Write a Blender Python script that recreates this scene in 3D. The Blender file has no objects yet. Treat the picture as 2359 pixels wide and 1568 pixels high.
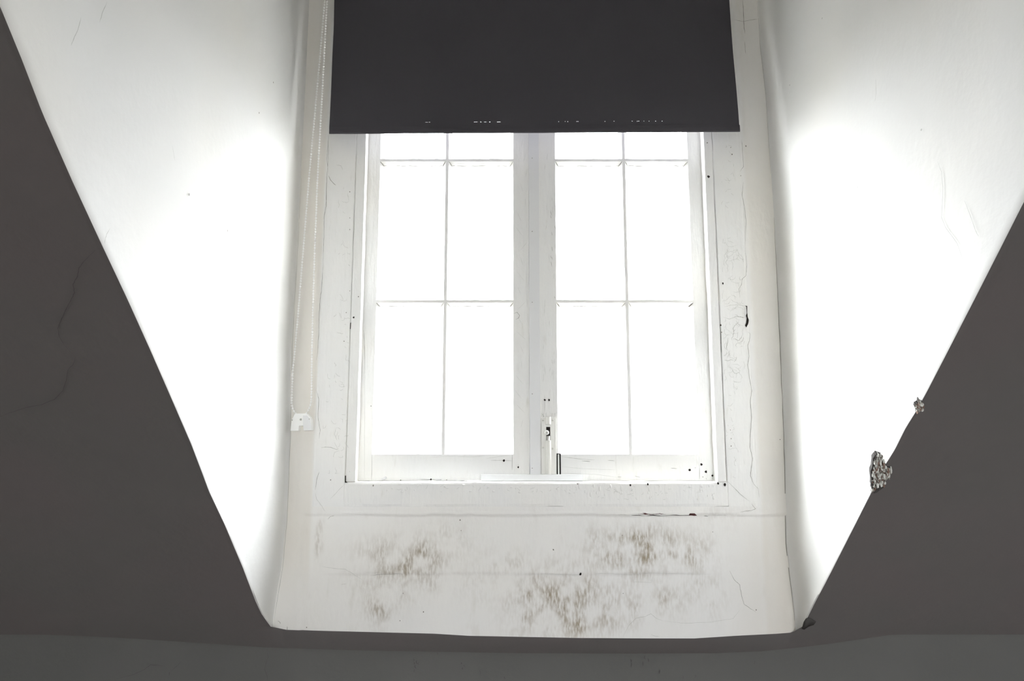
import bpy, math, random
from mathutils import Vector, noise as mnoise
random.seed(7)
SC = bpy.context.scene
COL = SC.collection

# ------------------------------------------------------------------ camera, sky, exposure
F = 1704.0; PITCH = math.atan(F / 11100.0); CAM_D = 1.91; CAM_Z = 1.5
cam_data = bpy.data.cameras.new('camera'); cam = bpy.data.objects.new('camera', cam_data); COL.objects.link(cam)
cam.location = (0, -CAM_D, CAM_Z); cam.rotation_euler = (math.pi / 2 + PITCH, 0, 0)
cam_data.sensor_fit = 'HORIZONTAL'; cam_data.sensor_width = 36.0; cam_data.lens = 36.0 * F / 2359.0
cam_data.clip_start = 0.02
SC.camera = cam

SKY = 48.5
world = bpy.data.worlds.new('overcast_sky'); SC.world = world; world.use_nodes = True
wn = world.node_tree; wn.nodes.clear()
w_out = wn.nodes.new('ShaderNodeOutputWorld'); w_bg = wn.nodes.new('ShaderNodeBackground')
w_tc = wn.nodes.new('ShaderNodeTexCoord'); w_sep = wn.nodes.new('ShaderNodeSeparateXYZ')
w_ramp = wn.nodes.new('ShaderNodeValToRGB'); w_map = wn.nodes.new('ShaderNodeMapRange')
w_map.inputs['From Min'].default_value = -1; w_map.inputs['From Max'].default_value = 1
w_ramp.color_ramp.elements[0].position = 0.46; w_ramp.color_ramp.elements[0].color = (0.035, 0.034, 0.032, 1)
w_ramp.color_ramp.elements[1].position = 0.50; w_ramp.color_ramp.elements[1].color = (0.30, 0.31, 0.32, 1)
w_e = w_ramp.color_ramp.elements.new(1.0); w_e.color = (1.20, 1.245, 1.30, 1)
# overcast sky, brighter towards the west (left of the window)
w_side = wn.nodes.new('ShaderNodeMapRange')
w_side.inputs['From Min'].default_value = -1; w_side.inputs['From Max'].default_value = 1
w_side.inputs['To Min'].default_value = SKY * 1.22; w_side.inputs['To Max'].default_value = SKY * 0.74
wn.links.new(w_tc.outputs['Generated'], w_sep.inputs[0])
wn.links.new(w_sep.outputs['Z'], w_map.inputs['Value']); wn.links.new(w_map.outputs[0], w_ramp.inputs[0])
wn.links.new(w_sep.outputs['X'], w_side.inputs['Value'])
wn.links.new(w_ramp.outputs[0], w_bg.inputs['Color']); wn.links.new(w_side.outputs[0], w_bg.inputs['Strength'])
wn.links.new(w_bg.outputs[0], w_out.inputs[0])
pd = bpy.data.lights.new('window_portal', 'AREA'); pd.shape = 'RECTANGLE'; pd.size = 1.1; pd.size_y = 1.5
pd.cycles.is_portal = True
po = bpy.data.objects.new('window_portal', pd); COL.objects.link(po)
po.location = (0.062, 0.22, 2.05); po.rotation_euler = (-math.pi / 2, 0, 0)

pd2 = pd.copy(); pd2.size = 1.1; pd2.size_y = 1.25; po2 = bpy.data.objects.new('fill_window_portal', pd2); COL.objects.link(po2)  # second portal serves the fill window added behind the camera
po2.location = (0.71, -4.72, 1.68); po2.rotation_euler = (math.pi / 2, 0, 0)
vs = SC.view_settings; vs.view_transform = 'Standard'; vs.look = 'None'; vs.gamma = 1; vs.exposure = 0
vs.use_curve_mapping = False
SC.cycles.max_bounces = 24; SC.cycles.diffuse_bounces = 16; SC.cycles.transparent_max_bounces = 16
SC.cycles.sample_clamp_indirect = 0; SC.cycles.use_denoising = True

# ------------------------------------------------------------------ photograph -> place
CT, ST = math.cos(PITCH), math.sin(PITCH)
def ray(px, py):
    a = (px - 1179.5) / F; b = (784 - py) / F
    return a, CT - b * ST, ST + b * CT
def on_wall(px, py, Y=0.0):
    a, r1, r2 = ray(px, py); t = (CAM_D + Y) / r1
    return Vector((a * t, Y, CAM_Z + r2 * t))
SLOPE = math.tan(math.radians(40)); Z0 = 1.055
def on_slope(px, py):
    a, r1, r2 = ray(px, py); k = (Z0 - CAM_Z + SLOPE * CAM_D) / (r2 + SLOPE * r1)
    return Vector((a * k, -CAM_D + k * r1, CAM_Z + k * r2))
def on_side(px, py, X):
    a, r1, r2 = ray(px, py); t = X / a
    return Vector((X, -CAM_D + t * r1, CAM_Z + t * r2))
N_WALL = Vector((0, -1, 0)); N_SLOPE = Vector((0, -SLOPE, -1)).normalized()

def interp(tab, v):
    if v <= tab[0][0]: return tab[0][1]
    for (a, b), (c, d) in zip(tab, tab[1:]):
        if v <= c: return b + (d - b) * (v - a) / (c - a) if c > a else d
    return tab[-1][1]
def sstep(a, b, v):
    t = max(0.0, min(1.0, (v - a) / (b - a))); return t * t * (3 - 2 * t)
def nz(x, y, z=0.0): return mnoise.noise(Vector((x, y, z)))

# ------------------------------------------------------------------ materials
def mat(name, color, rough=0.6, spec=0.3, vary=None, vary_scale=3.0, bump=0.0, bump_scale=(60, 60, 60), bump2=0.0,
        bump2_scale=(6, 6, 6), stain=None, dirt=None, metallic=0.0, trans=0.0):
    m = bpy.data.materials.new(name); m.use_nodes = True; nt = m.node_tree; N = nt.nodes; L = nt.links
    b = N['Principled BSDF']; b.inputs['Roughness'].default_value = rough
    b.inputs['Specular IOR Level'].default_value = spec; b.inputs['Metallic'].default_value = metallic
    b.inputs['Base Color'].default_value = (*color, 1)
    tc = N.new('ShaderNodeTexCoord'); src = None
    def noise_node(scale, sc=1.0, detail=4):
        mp = N.new('ShaderNodeMapping'); mp.inputs['Scale'].default_value = scale
        n = N.new('ShaderNodeTexNoise'); n.inputs['Scale'].default_value = sc; n.inputs['Detail'].default_value = detail
        L.new(tc.outputs['Object'], mp.inputs[0]); L.new(mp.outputs[0], n.inputs['Vector']); return n
    def mix(fac_socket, A, B):
        x = N.new('ShaderNodeMix'); x.data_type = 'RGBA'
        L.new(fac_socket, x.inputs[0])
        for s, v in ((6, A), (7, B)):
            if isinstance(v, tuple): x.inputs[s].default_value = (*v, 1)
            else: L.new(v, x.inputs[s])
        return x.outputs[2]
    def rng(sock, a, b_, lo=0.0, hi=1.0):
        r = N.new('ShaderNodeMapRange'); r.interpolation_type = 'SMOOTHSTEP'
        r.inputs['From Min'].default_value = a; r.inputs['From Max'].default_value = b_
        r.inputs['To Min'].default_value = lo; r.inputs['To Max'].default_value = hi
        L.new(sock, r.inputs['Value']); return r.outputs[0]
    def mul(s1, s2):
        x = N.new('ShaderNodeMath'); x.operation = 'MULTIPLY'; L.new(s1, x.inputs[0])
        if isinstance(s2, float): x.inputs[1].default_value = s2
        else: L.new(s2, x.inputs[1])
        return x.outputs[0]
    src = color
    if vary:
        n = noise_node((vary_scale,) * 3, 1.0, 3); src = mix(rng(n.outputs[0], 0.35, 0.65), src, vary)
    if dirt:   # thin streaky grime everywhere: (colour, scale, low, high, amount)
        dc, dsc, lo, hi, am = dirt
        n = noise_node(dsc, 1.0, 6); src = mix(rng(n.outputs[0], lo, hi, 0, am), src, dc)
    if stain:  # mould stains where the 'stain' attribute says so
        at = N.new('ShaderNodeAttribute'); at.attribute_name = 'stain'
        n1 = noise_node((190, 190, 55), 1.0, 10); n2 = noise_node((22, 22, 16), 1.0, 6)
        f1 = rng(n1.outputs[0], 0.30, 0.68, 0.10, 1.0); f2 = rng(n2.outputs[0], 0.36, 0.64, 0.12, 1)
        ab = N.new('ShaderNodeAttribute'); ab.attribute_name = 'old_paint'; src = mix(ab.outputs['Fac'], src, (0.79, 0.745, 0.665))
        f = mul(mul(at.outputs['Fac'], f1), f2)
        src = mix(f, src, stain)
    if not isinstance(src, tuple): L.new(src, b.inputs['Base Color'])
    last = None
    for amt, scv in ((bump, bump_scale), (bump2, bump2_scale)):
        if amt:
            n = noise_node(scv, 1.0, 5); bp = N.new('ShaderNodeBump'); bp.inputs['Strength'].default_value = 1.0
            bp.inputs['Distance'].default_value = amt; L.new(n.outputs[0], bp.inputs['Height'])
            if last: L.new(last, bp.inputs['Normal'])
            last = bp.outputs[0]
    if last: L.new(last, b.inputs['Normal'])
    if trans:
        b.inputs['Transmission Weight'].default_value = 0
        b.inputs['Subsurface Weight'].default_value = trans; b.inputs['Subsurface Radius'].default_value = (0.004, 0.004, 0.003)
    return m

PL = (0.905, 0.887, 0.845)
M_PLASTER = mat('white_plaster_paint', PL, 0.75, 0.2, vary=(0.885, 0.878, 0.86), vary_scale=2.2, bump=0.0009, bump_scale=(110, 110, 45),
                bump2=0.004, bump2_scale=(7, 7, 7), stain=(0.37, 0.31, 0.225), dirt=((0.62, 0.59, 0.50), (26, 26, 9), 0.60, 0.80, 0.28))
M_CHEEK = mat('smooth_dormer_plaster', (0.755, 0.745, 0.712), 0.8, 0.15, vary=(0.738, 0.736, 0.718), vary_scale=2.5, bump=0.0004,
              bump_scale=(70, 70, 70), bump2=0.004, bump2_scale=(5, 5, 3))
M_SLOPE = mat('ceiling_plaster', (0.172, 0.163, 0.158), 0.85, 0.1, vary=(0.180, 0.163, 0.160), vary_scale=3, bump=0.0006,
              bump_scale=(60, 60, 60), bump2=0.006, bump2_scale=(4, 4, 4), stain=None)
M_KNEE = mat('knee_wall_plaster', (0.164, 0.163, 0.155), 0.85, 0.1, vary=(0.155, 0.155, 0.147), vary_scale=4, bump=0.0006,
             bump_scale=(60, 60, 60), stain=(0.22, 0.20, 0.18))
M_WOOD = mat('white_painted_wood', (0.905, 0.894, 0.860), 0.5, 0.35, vary=(0.875, 0.872, 0.855), vary_scale=5, bump=0.0008,
             bump_scale=(160, 160, 14), bump2=0.0024, bump2_scale=(46, 46, 22), dirt=((0.60, 0.58, 0.50), (60, 60, 14), 0.62, 0.82, 0.35))
M_STRIP = mat('smooth_white_gloss', (0.80, 0.80, 0.80), 0.4, 0.4, bump=0.0002, bump_scale=(20, 20, 20))
M_CRACK = mat('crack_grey', (0.26, 0.25, 0.22), 0.9, 0.05)
M_FAINT = mat('hairline_crack', (0.50, 0.50, 0.47), 0.9, 0.05)
M_SCRACK = mat('ceiling_crack', (0.125, 0.118, 0.115), 0.9, 0.05)
M_DARK = mat('dark_gap', (0.028, 0.024, 0.022), 0.9, 0.05)
M_RED = mat('dark_red_undercoat', (0.10, 0.045, 0.045), 0.9, 0.05)
M_BLIND = mat('charcoal_blackout_fabric', (0.070, 0.067, 0.075), 0.85, 0.15, bump=0.00015, bump_scale=(900, 900, 900), vary=(0.068, 0.065, 0.073), vary_scale=4)
M_PLASTIC = mat('white_plastic', (0.97, 0.97, 0.95), 0.45, 0.4)
M_PLASTIC_D = mat('grey_plastic_recess', (0.50, 0.50, 0.46), 0.5, 0.3)
M_METAL = mat('painted_bolt_metal', (0.80, 0.79, 0.74), 0.35, 0.5, bump=0.0003, bump_scale=(90, 90, 90))
M_STEEL = mat('worn_steel', (0.55, 0.54, 0.53), 0.3, 0.5, metallic=0.8)
M_FLOOR = mat('brown_floorboards', (0.50, 0.465, 0.44), 0.6, 0.3, vary=(0.44, 0.41, 0.385), vary_scale=6, bump=0.0005, bump_scale=(8, 90, 8))
M_ROOM = mat('room_wall_paint', (0.84, 0.83, 0.81), 0.85, 0.1, vary=(0.82, 0.81, 0.79), vary_scale=2)
M_RUBBLE = mat('broken_plaster', (0.62, 0.62, 0.56), 0.95, 0.05, vary=(0.20, 0.15, 0.13), vary_scale=95, bump=0.004, bump_scale=(150, 150, 150))
M_CHIPD = mat('dark_plaster_or_shadow', (0.10, 0.095, 0.09), 0.95, 0.05, bump=0.002, bump_scale=(120, 120, 120))
M_FLAKE = mat('white_plaster_crumb', (0.86, 0.87, 0.82), 0.9, 0.05)
M_BROWN = mat('brown_lath', (0.30, 0.20, 0.16), 0.9, 0.05)
def glass_mat():
    m = bpy.data.materials.new('window_glass'); m.use_nodes = True; nt = m.node_tree; N = nt.nodes; L = nt.links; N.clear()
    o = N.new('ShaderNodeOutputMaterial'); t = N.new('ShaderNodeBsdfTransparent'); t.inputs[0].default_value = (0.945, 0.948, 0.948, 1)
    g = N.new('ShaderNodeBsdfGlossy'); g.inputs['Roughness'].default_value = 0.03
    mx = N.new('ShaderNodeMixShader'); fr = N.new('ShaderNodeFresnel'); fr.inputs['IOR'].default_value = 1.35
    L.new(fr.outputs[0], mx.inputs[0]); L.new(t.outputs[0], mx.inputs[1]); L.new(g.outputs[0], mx.inputs[2]); L.new(mx.outputs[0], o.inputs[0])
    return m
M_GLASS = glass_mat()

# ------------------------------------------------------------------ mesh builder
class MB:
    def __init__(s): s.v = []; s.f = []; s.m = []; s.mats = []; s.stain = {}; s.old = {}
    def mi(s, m):
        if m not in s.mats: s.mats.append(m)
        return s.mats.index(m)
    def add(s, vs_, fs, m):
        o = len(s.v); s.v += [tuple(p) for p in vs_]; i = s.mi(m)
        for f in fs: s.f.append(tuple(o + k for k in f)); s.m.append(i)
        return o
    def box(s, x0, x1, y0, y1, z0, z1, m):
        s.add([(x0, y0, z0), (x1, y0, z0), (x1, y1, z0), (x0, y1, z0), (x0, y0, z1), (x1, y0, z1), (x1, y1, z1), (x0, y1, z1)],
              [(0, 3, 2, 1), (4, 5, 6, 7), (0, 1, 5, 4), (1, 2, 6, 5), (2, 3, 7, 6), (3, 0, 4, 7)], m)
    def grid(s, P, m, skip=None, flip=False):
        """P: rows of points"""
        nr, nc = len(P), len(P[0]); o = len(s.v); i = s.mi(m)
        for r in P: s.v += [tuple(p) for p in r]
        for r in range(nr - 1):
            for c in range(nc - 1):
                if skip and skip(r, c): continue
                q = (o + r * nc + c, o + r * nc + c + 1, o + (r + 1) * nc + c + 1, o + (r + 1) * nc + c)
                s.f.append(q[::-1] if flip else q); s.m.append(i)
        return o
    def sweep(s, sect, A, B, axis, m, seg=24, jit=0.0, seed=0.0):
        """section points (u, Y) swept along Z (axis 'z', u = X) or along X (axis 'x', u = Z) from A to B"""
        n = len(sect); P = []
        for k in range(seg + 1):
            t = A + (B - A) * k / seg; row = []
            for j, (u, Y) in enumerate(sect):
                du = jit * nz(t * 14, j * 3.1 + seed, seed) + jit * 0.6 * nz(t * 60, j * 2.3 + seed, 5)
                dY = 0.5 * jit * nz(t * 11, j * 1.7 + seed, 9)
                row.append((u + du, Y + dY, t) if axis == 'z' else (t, Y + dY, u + du))
            P.append(row + [row[0]])
        o = s.grid(P, m); w = n + 1
        i = s.mi(m)
        s.f.append(tuple(o + j for j in range(n))); s.m.append(i)
        s.f.append(tuple(o + seg * w + j for j in range(n))[::-1]); s.m.append(i)
    def tube(s, pts, r, m, n=10, cap=True):
        P = []
        for i, p in enumerate(pts):
            p = Vector(p); a = Vector(pts[max(i - 1, 0)]); b = Vector(pts[min(i + 1, len(pts) - 1)])
            t = (b - a).normalized(); u = t.orthogonal().normalized()
            if abs(t.z) < 0.99: u = t.cross(Vector((0, 0, 1))).normalized()
            else: u = Vector((1, 0, 0))
            w = t.cross(u)
            rr = r[i] if isinstance(r, (list, tuple)) else r
            row = [p + rr * (math.cos(2 * math.pi * k / n) * u + math.sin(2 * math.pi * k / n) * w) for k in range(n)]
            P.append(row + [row[0]])
        o = s.grid(P, m)
        if cap:
            i = s.mi(m); w_ = n + 1; q = len(pts) - 1
            s.f.append(tuple(o + k for k in range(n))[::-1]); s.m.append(i)
            s.f.append(tuple(o + q * w_ + k for k in range(n))); s.m.append(i)
    def sphere(s, c, r, m, nu=8, nv=6, sc=(1, 1, 1)):
        P = []
        for a in range(nv + 1):
            th = math.pi * a / nv
            P.append([(c[0] + sc[0] * r * math.sin(th) * math.cos(2 * math.pi * b / nu), c[1] + sc[1] * r * math.sin(th) * math.sin(2 * math.pi * b / nu),
                       c[2] + sc[2] * r * math.cos(th)) for b in range(nu + 1)])
        s.grid(P, m)
    def prism(s, pts, n, d, m):
        n = Vector(n); k = len(pts); a = [Vector(p) for p in pts]; b = [p + n * d for p in a]
        s.add(a + b, [tuple(range(k))[::-1], tuple(range(k, 2 * k))] + [(i, (i + 1) % k, k + (i + 1) % k, k + i) for i in range(k)], m)
    def ribbon(s, pts, n, width, m, off=0.0004, jit=0.0, sub=6, taper=True):
        """flat hairline following a surface"""
        n = Vector(n); path = []
        for a, b in zip(pts, pts[1:]):
            for k in range(sub): path.append(a.lerp(b, k / sub))
        path.append(pts[-1]); o = len(s.v); i = s.mi(m); L_ = len(path); last = None
        for k, p in enumerate(path):
            t = (path[min(k + 1, L_ - 1)] - path[max(k - 1, 0)]).normalized(); sd = n.cross(t)
            w = width * (0.55 + 0.45 * random.random())
            if taper: w *= min(1.0, 0.25 + 4 * min(k, L_ - 1 - k) / L_)
            q = p + sd * jit * random.uniform(-1, 1) + n * off
            s.v += [tuple(q + sd * w / 2), tuple(q - sd * w / 2)]
            if k: s.f.append((o + 2 * k - 2, o + 2 * k - 1, o + 2 * k + 1, o + 2 * k)); s.m.append(i)
    def disc(s, c, n, r, m, off=0.0005, sx=1.0, sz=1.0, k=9):
        n = Vector(n); u = n.orthogonal().normalized()
        if abs(n.y) > 0.5: u = Vector((1, 0, 0)); u = (u - n * u.dot(n)).normalized()
        w = n.cross(u)
        s.add([Vector(c) + n * off + r * (1 + 0.25 * random.uniform(-1, 1)) * (sx * math.cos(2 * math.pi * j / k) * u + sz * math.sin(2 * math.pi * j / k) * w) for j in range(k)],
              [tuple(range(k))], m)
    def build(s, name, parent=None, smooth=False, bevel=0.0, auto=None):
        me = bpy.data.meshes.new(name); me.from_pydata(s.v, [], s.f)
        for m in s.mats: me.materials.append(m)
        me.polygons.foreach_set('material_index', s.m)
        if smooth: me.polygons.foreach_set('use_smooth', [True] * len(s.f))
        me.update()
        if s.stain:
            at = me.attributes.new('stain', 'FLOAT', 'POINT'); vals = [0.0] * len(s.v)
            for k, v in s.stain.items(): vals[k] = v
            at.data.foreach_set('value', vals)
        if s.old:
            at = me.attributes.new('old_paint', 'FLOAT', 'POINT'); vals = [0.0] * len(s.v)
            for k, v in s.old.items(): vals[k] = v
            at.data.foreach_set('value', vals)
        o = bpy.data.objects.new(name, me); COL.objects.link(o)
        if parent: o.parent = parent; o.matrix_parent_inverse = parent.matrix_world.inverted()
        if bevel:
            b = o.modifiers.new('bevel', 'BEVEL'); b.width = bevel; b.segments = 2; b.limit_method = 'ANGLE'; b.angle_limit = math.radians(40)
            b.harden_normals = False
        return o
def structure(o, label): o['kind'] = 'structure'; o['label'] = label; return o
def thing(o, label, cat, group=None):
    o['label'] = label; o['category'] = cat
    if group: o['group'] = group
    return o
def empty(name, loc):
    o = bpy.data.objects.new(name, None); COL.objects.link(o); o.location = loc; o.empty_display_size = 0.1
    o.matrix_world.translation = Vector(loc); bpy.context.view_layer.update(); return o

# ------------------------------------------------------------------ key dimensions
CAS_L, CAS_R = on_wall(738, 700).x, on_wall(1722, 700).x            # outer edges of the window casing
GRV_L, GRV_R = on_wall(809, 700).x, on_wall(1657, 700).x            # joint between casing and stop bead
STP_L, STP_R = on_wall(831, 700).x, on_wall(1637, 700).x            # inner edge of the stop bead
CAS_B, CAS_T = on_wall(1232, 1166).z, 2.735
OPEN_B, OPEN_T = on_wall(1232, 1109).z, 2.672
SY = 0.040                                                          # room face of the sashes
RIDGE_Z = on_wall(1200, 1185).z
STEP_Z = on_wall(1200, 1322).z
XL_WALL, XR_WALL = -0.58, 0.70
TOP = 3.0

def wall_disp(x, z):
    dx = max(CAS_L - x, x - CAS_R, 0.0); dz = max(CAS_B - z, z - CAS_T, 0.0)
    away = sstep(0.004, 0.05, math.hypot(dx, dz))
    y = (0.0025 * nz(x * 3.1, z * 3.1, 1.3) + 0.0006 * nz(x * 14, z * 14, 4)) * away
    zr = RIDGE_Z + 0.003 * nz(x * 9, 2.2) + 0.0015 * nz(x * 33, 7.1)
    if CAS_L - 0.02 < x:
        y += 0.0030 * (1 - sstep(zr - 0.004, zr + 0.002, z))       # plaster lies back below the paint ridge
        y -= 0.0016 * math.exp(-((z - zr - 0.001) / 0.0022) ** 2) * sstep(CAS_L, CAS_L + 0.1, x)
    zs = STEP_Z + 0.004 * nz(x * 6, 8.2) + 0.0015 * nz(x * 40, 3.3)
    y += 0.0018 * (1 - sstep(zs - 0.003, zs + 0.002, z)) * sstep(-0.50, -0.44, x) * (1 - sstep(0.42, 0.55, x))
    y += 0.0016 * sstep(on_wall(1748, 1000).x - 0.001, on_wall(1748, 1000).x + 0.002, x) * sstep(1.36, 1.40, z)
    y += 0.0014 * (1 - sstep(-0.545, -0.540, x)) * sstep(1.2, 1.4, z)
    # coved bottom edge rolling over onto the slope
    return y
CORNER_R = [(1746, 0), (1752, 100), (1765, 220), (1777, 400), (1784, 500), (1790.6, 620), (1794, 700), (1799, 820), (1806, 980), (1809, 1100), (1812, 1250), (1824, 1350), (1833, 1430)]
CORNER_L = [(712, 0), (702, 220), (693, 410), (683, 600), (672, 800), (668.5, 1000), (660, 1200), (650, 1310), (638, 1380), (631, 1430)]
def wallp(px, py):
    p = on_wall(px, py); return Vector((p.x, wall_disp(p.x, p.z), p.z))

cr_t = sorted((on_wall(*p).z, on_wall(*p).x) for p in CORNER_R); cl_t = sorted((on_wall(*p).z, on_wall(*p).x) for p in CORNER_L)
BOTTOM = [(625, 1443), (636, 1445), (660, 1450), (760, 1454), (880, 1457), (1000, 1460), (1080, 1465), (1190, 1467), (1340, 1470), (1500, 1471), (1600, 1471),
          (1690, 1465), (1790, 1460), (1830, 1457), (1846, 1447)]
zb_tab = [(on_wall(x, y).x, on_wall(x, y).z) for x, y in BOTTOM]
def zb(x): return interp(zb_tab, x)

# ------------------------------------------------------------------ window wall
def frange(a, b, n): return [a + (b - a) * i / n for i in range(n + 1)]
xs = frange(-0.62, CAS_L, 24)[:-1] + frange(CAS_L, CAS_R, 230)[:-1] + frange(CAS_R, 0.76, 32)
zr_low = frange(0, 1, 90)
zs_hi = frange(CAS_B, CAS_T, 120)[1:] + frange(CAS_T, TOP, 24)[1:]
rows = []
for t in zr_low: rows.append([(x, zb(x) + (CAS_B - zb(x)) * t) for x in xs])
for z in zs_hi: rows.append([(x, z) for x in xs])
w = MB(); nlow = len(zr_low) - 1; nhole = nlow + 120
def skip(r, c): return nlow <= r < nhole and CAS_L - 1e-6 < (xs[c] + xs[c + 1]) / 2 < CAS_R
o0 = w.grid([[(x, wall_disp(x, z), z) for x, z in r] for r in rows], M_PLASTER, skip)
BL = [(920, 1300, 75, 42, .7), (985, 1278, 38, 28, .8), (885, 1330, 50, 35, .5), (880, 1395, 34, 34, .55), (945, 1350, 50, 26, .6), (1020, 1250, 60, 40, .25),
      (1465, 1262, 95, 38, .95), (1440, 1285, 70, 30, .6), (1565, 1275, 60, 40, .6), (1470, 1320, 60, 30, .4), (1300, 1395, 95, 60, .8),
      (1335, 1432, 55, 30, .8), (1225, 1380, 28, 60, .75), (1345, 1345, 35, 22, .5), (1535, 1390, 34, 34, .45), (1462, 1395, 24, 42, .35), (1400, 1410, 40, 45, .5),
      (1610, 1358, 45, 28, .3), (1290, 1310, 60, 28, .3), (1160, 1300, 60, 26, .3), (1120, 1340, 60, 40, .2), (1195, 1400, 25, 50, .4), (1640, 1370, 26, 40, .3),
      (735, 1230, 7, 60, .45), (1500, 1120, 120, 7, .35), (1250, 1121, 160, 6, .3), (1710, 1145, 20, 18, .35), (1650, 1190, 40, 30, .15)]
BLW = [(on_wall(a, b).x, on_wall(a, b).z, rx * 0.00112, rz * 0.00112, s_) for a, b, rx, rz, s_ in BL]
k = o0
for r in rows:
    for x, z in r:
        xl_, xr_ = on_wall(724, 1000).x, on_wall(1744, 1000).x
        o_ = 0.62 * (1 - sstep(xl_ - .006, xl_ + .006, x)) * sstep(1.10, 1.30, z) + 0.45 * sstep(xr_ - .004, xr_ + .010, x) + 0.35 * sstep(0.50, 0.62, x) * (1 - sstep(1.25, 1.40, z))
        o_ *= 1 - 0.5 * sstep(2.2, 2.5, z)
        o_ *= 0.85 + 0.4 * nz(x * 22, z * 3.0, 8)
        if o_ > .01: w.old[k] = max(0.0, min(1.0, o_))
        if z < 1.46:
            s_ = 0.0
            for cx, cz, rx, rz, am in BLW:
                d = ((x - cx) / rx) ** 2 + ((z - cz) / rz) ** 2
                if d < 6: s_ = max(s_, am * math.exp(-d * 0.8))
            if s_ > 0.01: w.stain[k] = min(1.0, s_ * 1.5)
        k += 1
def wc(pts, wd=0.0010, m=M_CRACK, jit=0.0004, sub=5): w.ribbon([wallp(*p) for p in pts], N_WALL, wd, m, jit=jit, sub=sub, off=0.0022 if abs(wallp(*pts[0]).x - CAS_L) < .03 or abs(wallp(*pts[0]).x - CAS_R) < .03 else 0.0004)
# plaster cracks below and beside the casing
wc([(1455, 1186), (1480, 1187), (1520, 1187), (1560, 1186), (1600, 1187)], 0.0022, M_DARK, 0.0005)
wc([(1470, 1184), (1490, 1183), (1500, 1185), (1520, 1183), (1534, 1184)], 0.0016, M_RED, 0.0007)
w.prism([wallp(*p) + Vector((0, -0.0006, 0)) for p in [(1587, 1186), (1589, 1182), (1600, 1182), (1606, 1187), (1600, 1188)]], N_WALL, 0.0003, M_RED)
w.prism([wallp(*p) + Vector((0, -0.0006, 0)) for p in [(1480, 1181), (1487, 1181), (1493, 1184), (1486, 1185)]], N_WALL, 0.0003, M_RED)
wc([(1422, 1186), (1434, 1185), (1450, 1186)], 0.0007, M_CRACK); wc([(1622, 1188), (1632, 1189)], 0.0012, M_DARK)
wc([(1632, 1188), (1662, 1186), (1710, 1188), (1745, 1188)], 0.0005, M_FAINT)
wc([(1731, 1158), (1734, 1165), (1740, 1171), (1732, 1175), (1716, 1177), (1704, 1179)], 0.0009)
wc([(1682, 1315), (1692, 1335), (1705, 1347), (1709, 1370), (1715, 1392), (1730, 1402), (1743, 1410)], 0.0009)
wc([(1436, 1467), (1450, 1440), (1467, 1424), (1488, 1420), (1500, 1414), (1512, 1424), (1530, 1431)], 0.0007, M_FAINT)
wc([(1530, 1431), (1580, 1436), (1640, 1433), (1690, 1425), (1705, 1405)], 0.0005, M_FAINT)
wc([(1190, 1323), (1260, 1322), (1330, 1324), (1400, 1320), (1450, 1324), (1500, 1320), (1580, 1322), (1640, 1322)], 0.0005, M_FAINT)
wc([(740, 1304), (770, 1309), (795, 1311), (808, 1318), (836, 1337)], 0.0006, M_FAINT)
wc([(852, 1326), (880, 1323), (900, 1322), (925, 1321)], 0.0008)
wc([(755, 1196), (760, 1190), (770, 1187)], 0.0007)
wc([(785, 1346), (797, 1345)], 0.0007, M_FAINT)
wc([(662, 1452), (662, 1442)], 0.0011); wc([(640, 1429), (645, 1432), (646, 1436)], 0.0010)
wc([(1500, 1462), (1512, 1466), (1520, 1466)], 0.0006, M_FAINT)
wc([(1455, 1322), (1460, 1340), (1502, 1342), (1506, 1320)], 0.0005, M_FAINT, 0.0002)
for a, b, r in [(1337, 1322, .0026), (1060, 1198, .0016), (1743, 1405, .0013), (1434, 1233, .001), (1436, 1367, .0011), (1725, 1153, .003), (1062, 1222, .001),
                (706, 1445, .0013), (928, 1367, .001), (1275, 1266, .0018), (1643, 1225, .0009), (975, 1410, .0015), (921, 1430, .0012), (1797, 1012, .0012)]:
    w.disc(wallp(a, b), N_WALL, r, M_CRACK if r < .002 else M_DARK, 0.0007, sz=1.2)
w.prism([wallp(*p) + Vector((0, -0.0008, 0)) for p in [(1335, 1325), (1336, 1321), (1340, 1319), (1339, 1325)]], N_WALL, 0.0003, M_DARK)
# jagged joint between plaster and casing
def jag(x0, pts, wd): wc(pts, wd, M_CRACK, 0.0007, 8)
wc([(745, 605), (741, 590), (744, 640), (738, 700), (735, 760), (733, 800), (730, 840)][0:1] + [(743, 640), (741, 670), (738, 690), (736, 720), (735, 760), (733, 800), (730, 830)], 0.0010)
wc([(754, 400), (752, 430), (752, 475), (747, 500), (747, 540), (746, 570), (745, 605)], 0.0009)
wc([(757, 312), (755, 345), (753, 365), (757, 400)], 0.0007)
wc([(730, 900), (735, 920), (733, 960), (738, 990), (736, 1010)], 0.0008)
wc([(736, 1086), (731, 1100), (727, 1128)], 0.0010); wc([(727, 1135), (730, 1150), (742, 1165), (750, 1178)], 0.0006, M_FAINT)
wc([(1711, 0), (1712, 20), (1713, 45), (1714, 62), (1716, 78)], 0.0014, M_CRACK, 0.0003); wc([(1715, 95), (1718, 125)], 0.0008)
wc([(1690, 46), (1712, 50), (1730, 46), (1748, 44)], 0.0008)
wc([(1708, 320), (1710, 345), (1712, 385), (1704, 396)], 0.0008); wc([(1712, 420), (1709, 450), (1714, 475), (1718, 510), (1716, 575)], 0.0008)
wc([(1716, 575), (1720, 610), (1718, 635), (1709, 643), (1708, 655), (1702, 665), (1704, 686)], 0.0008)
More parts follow.
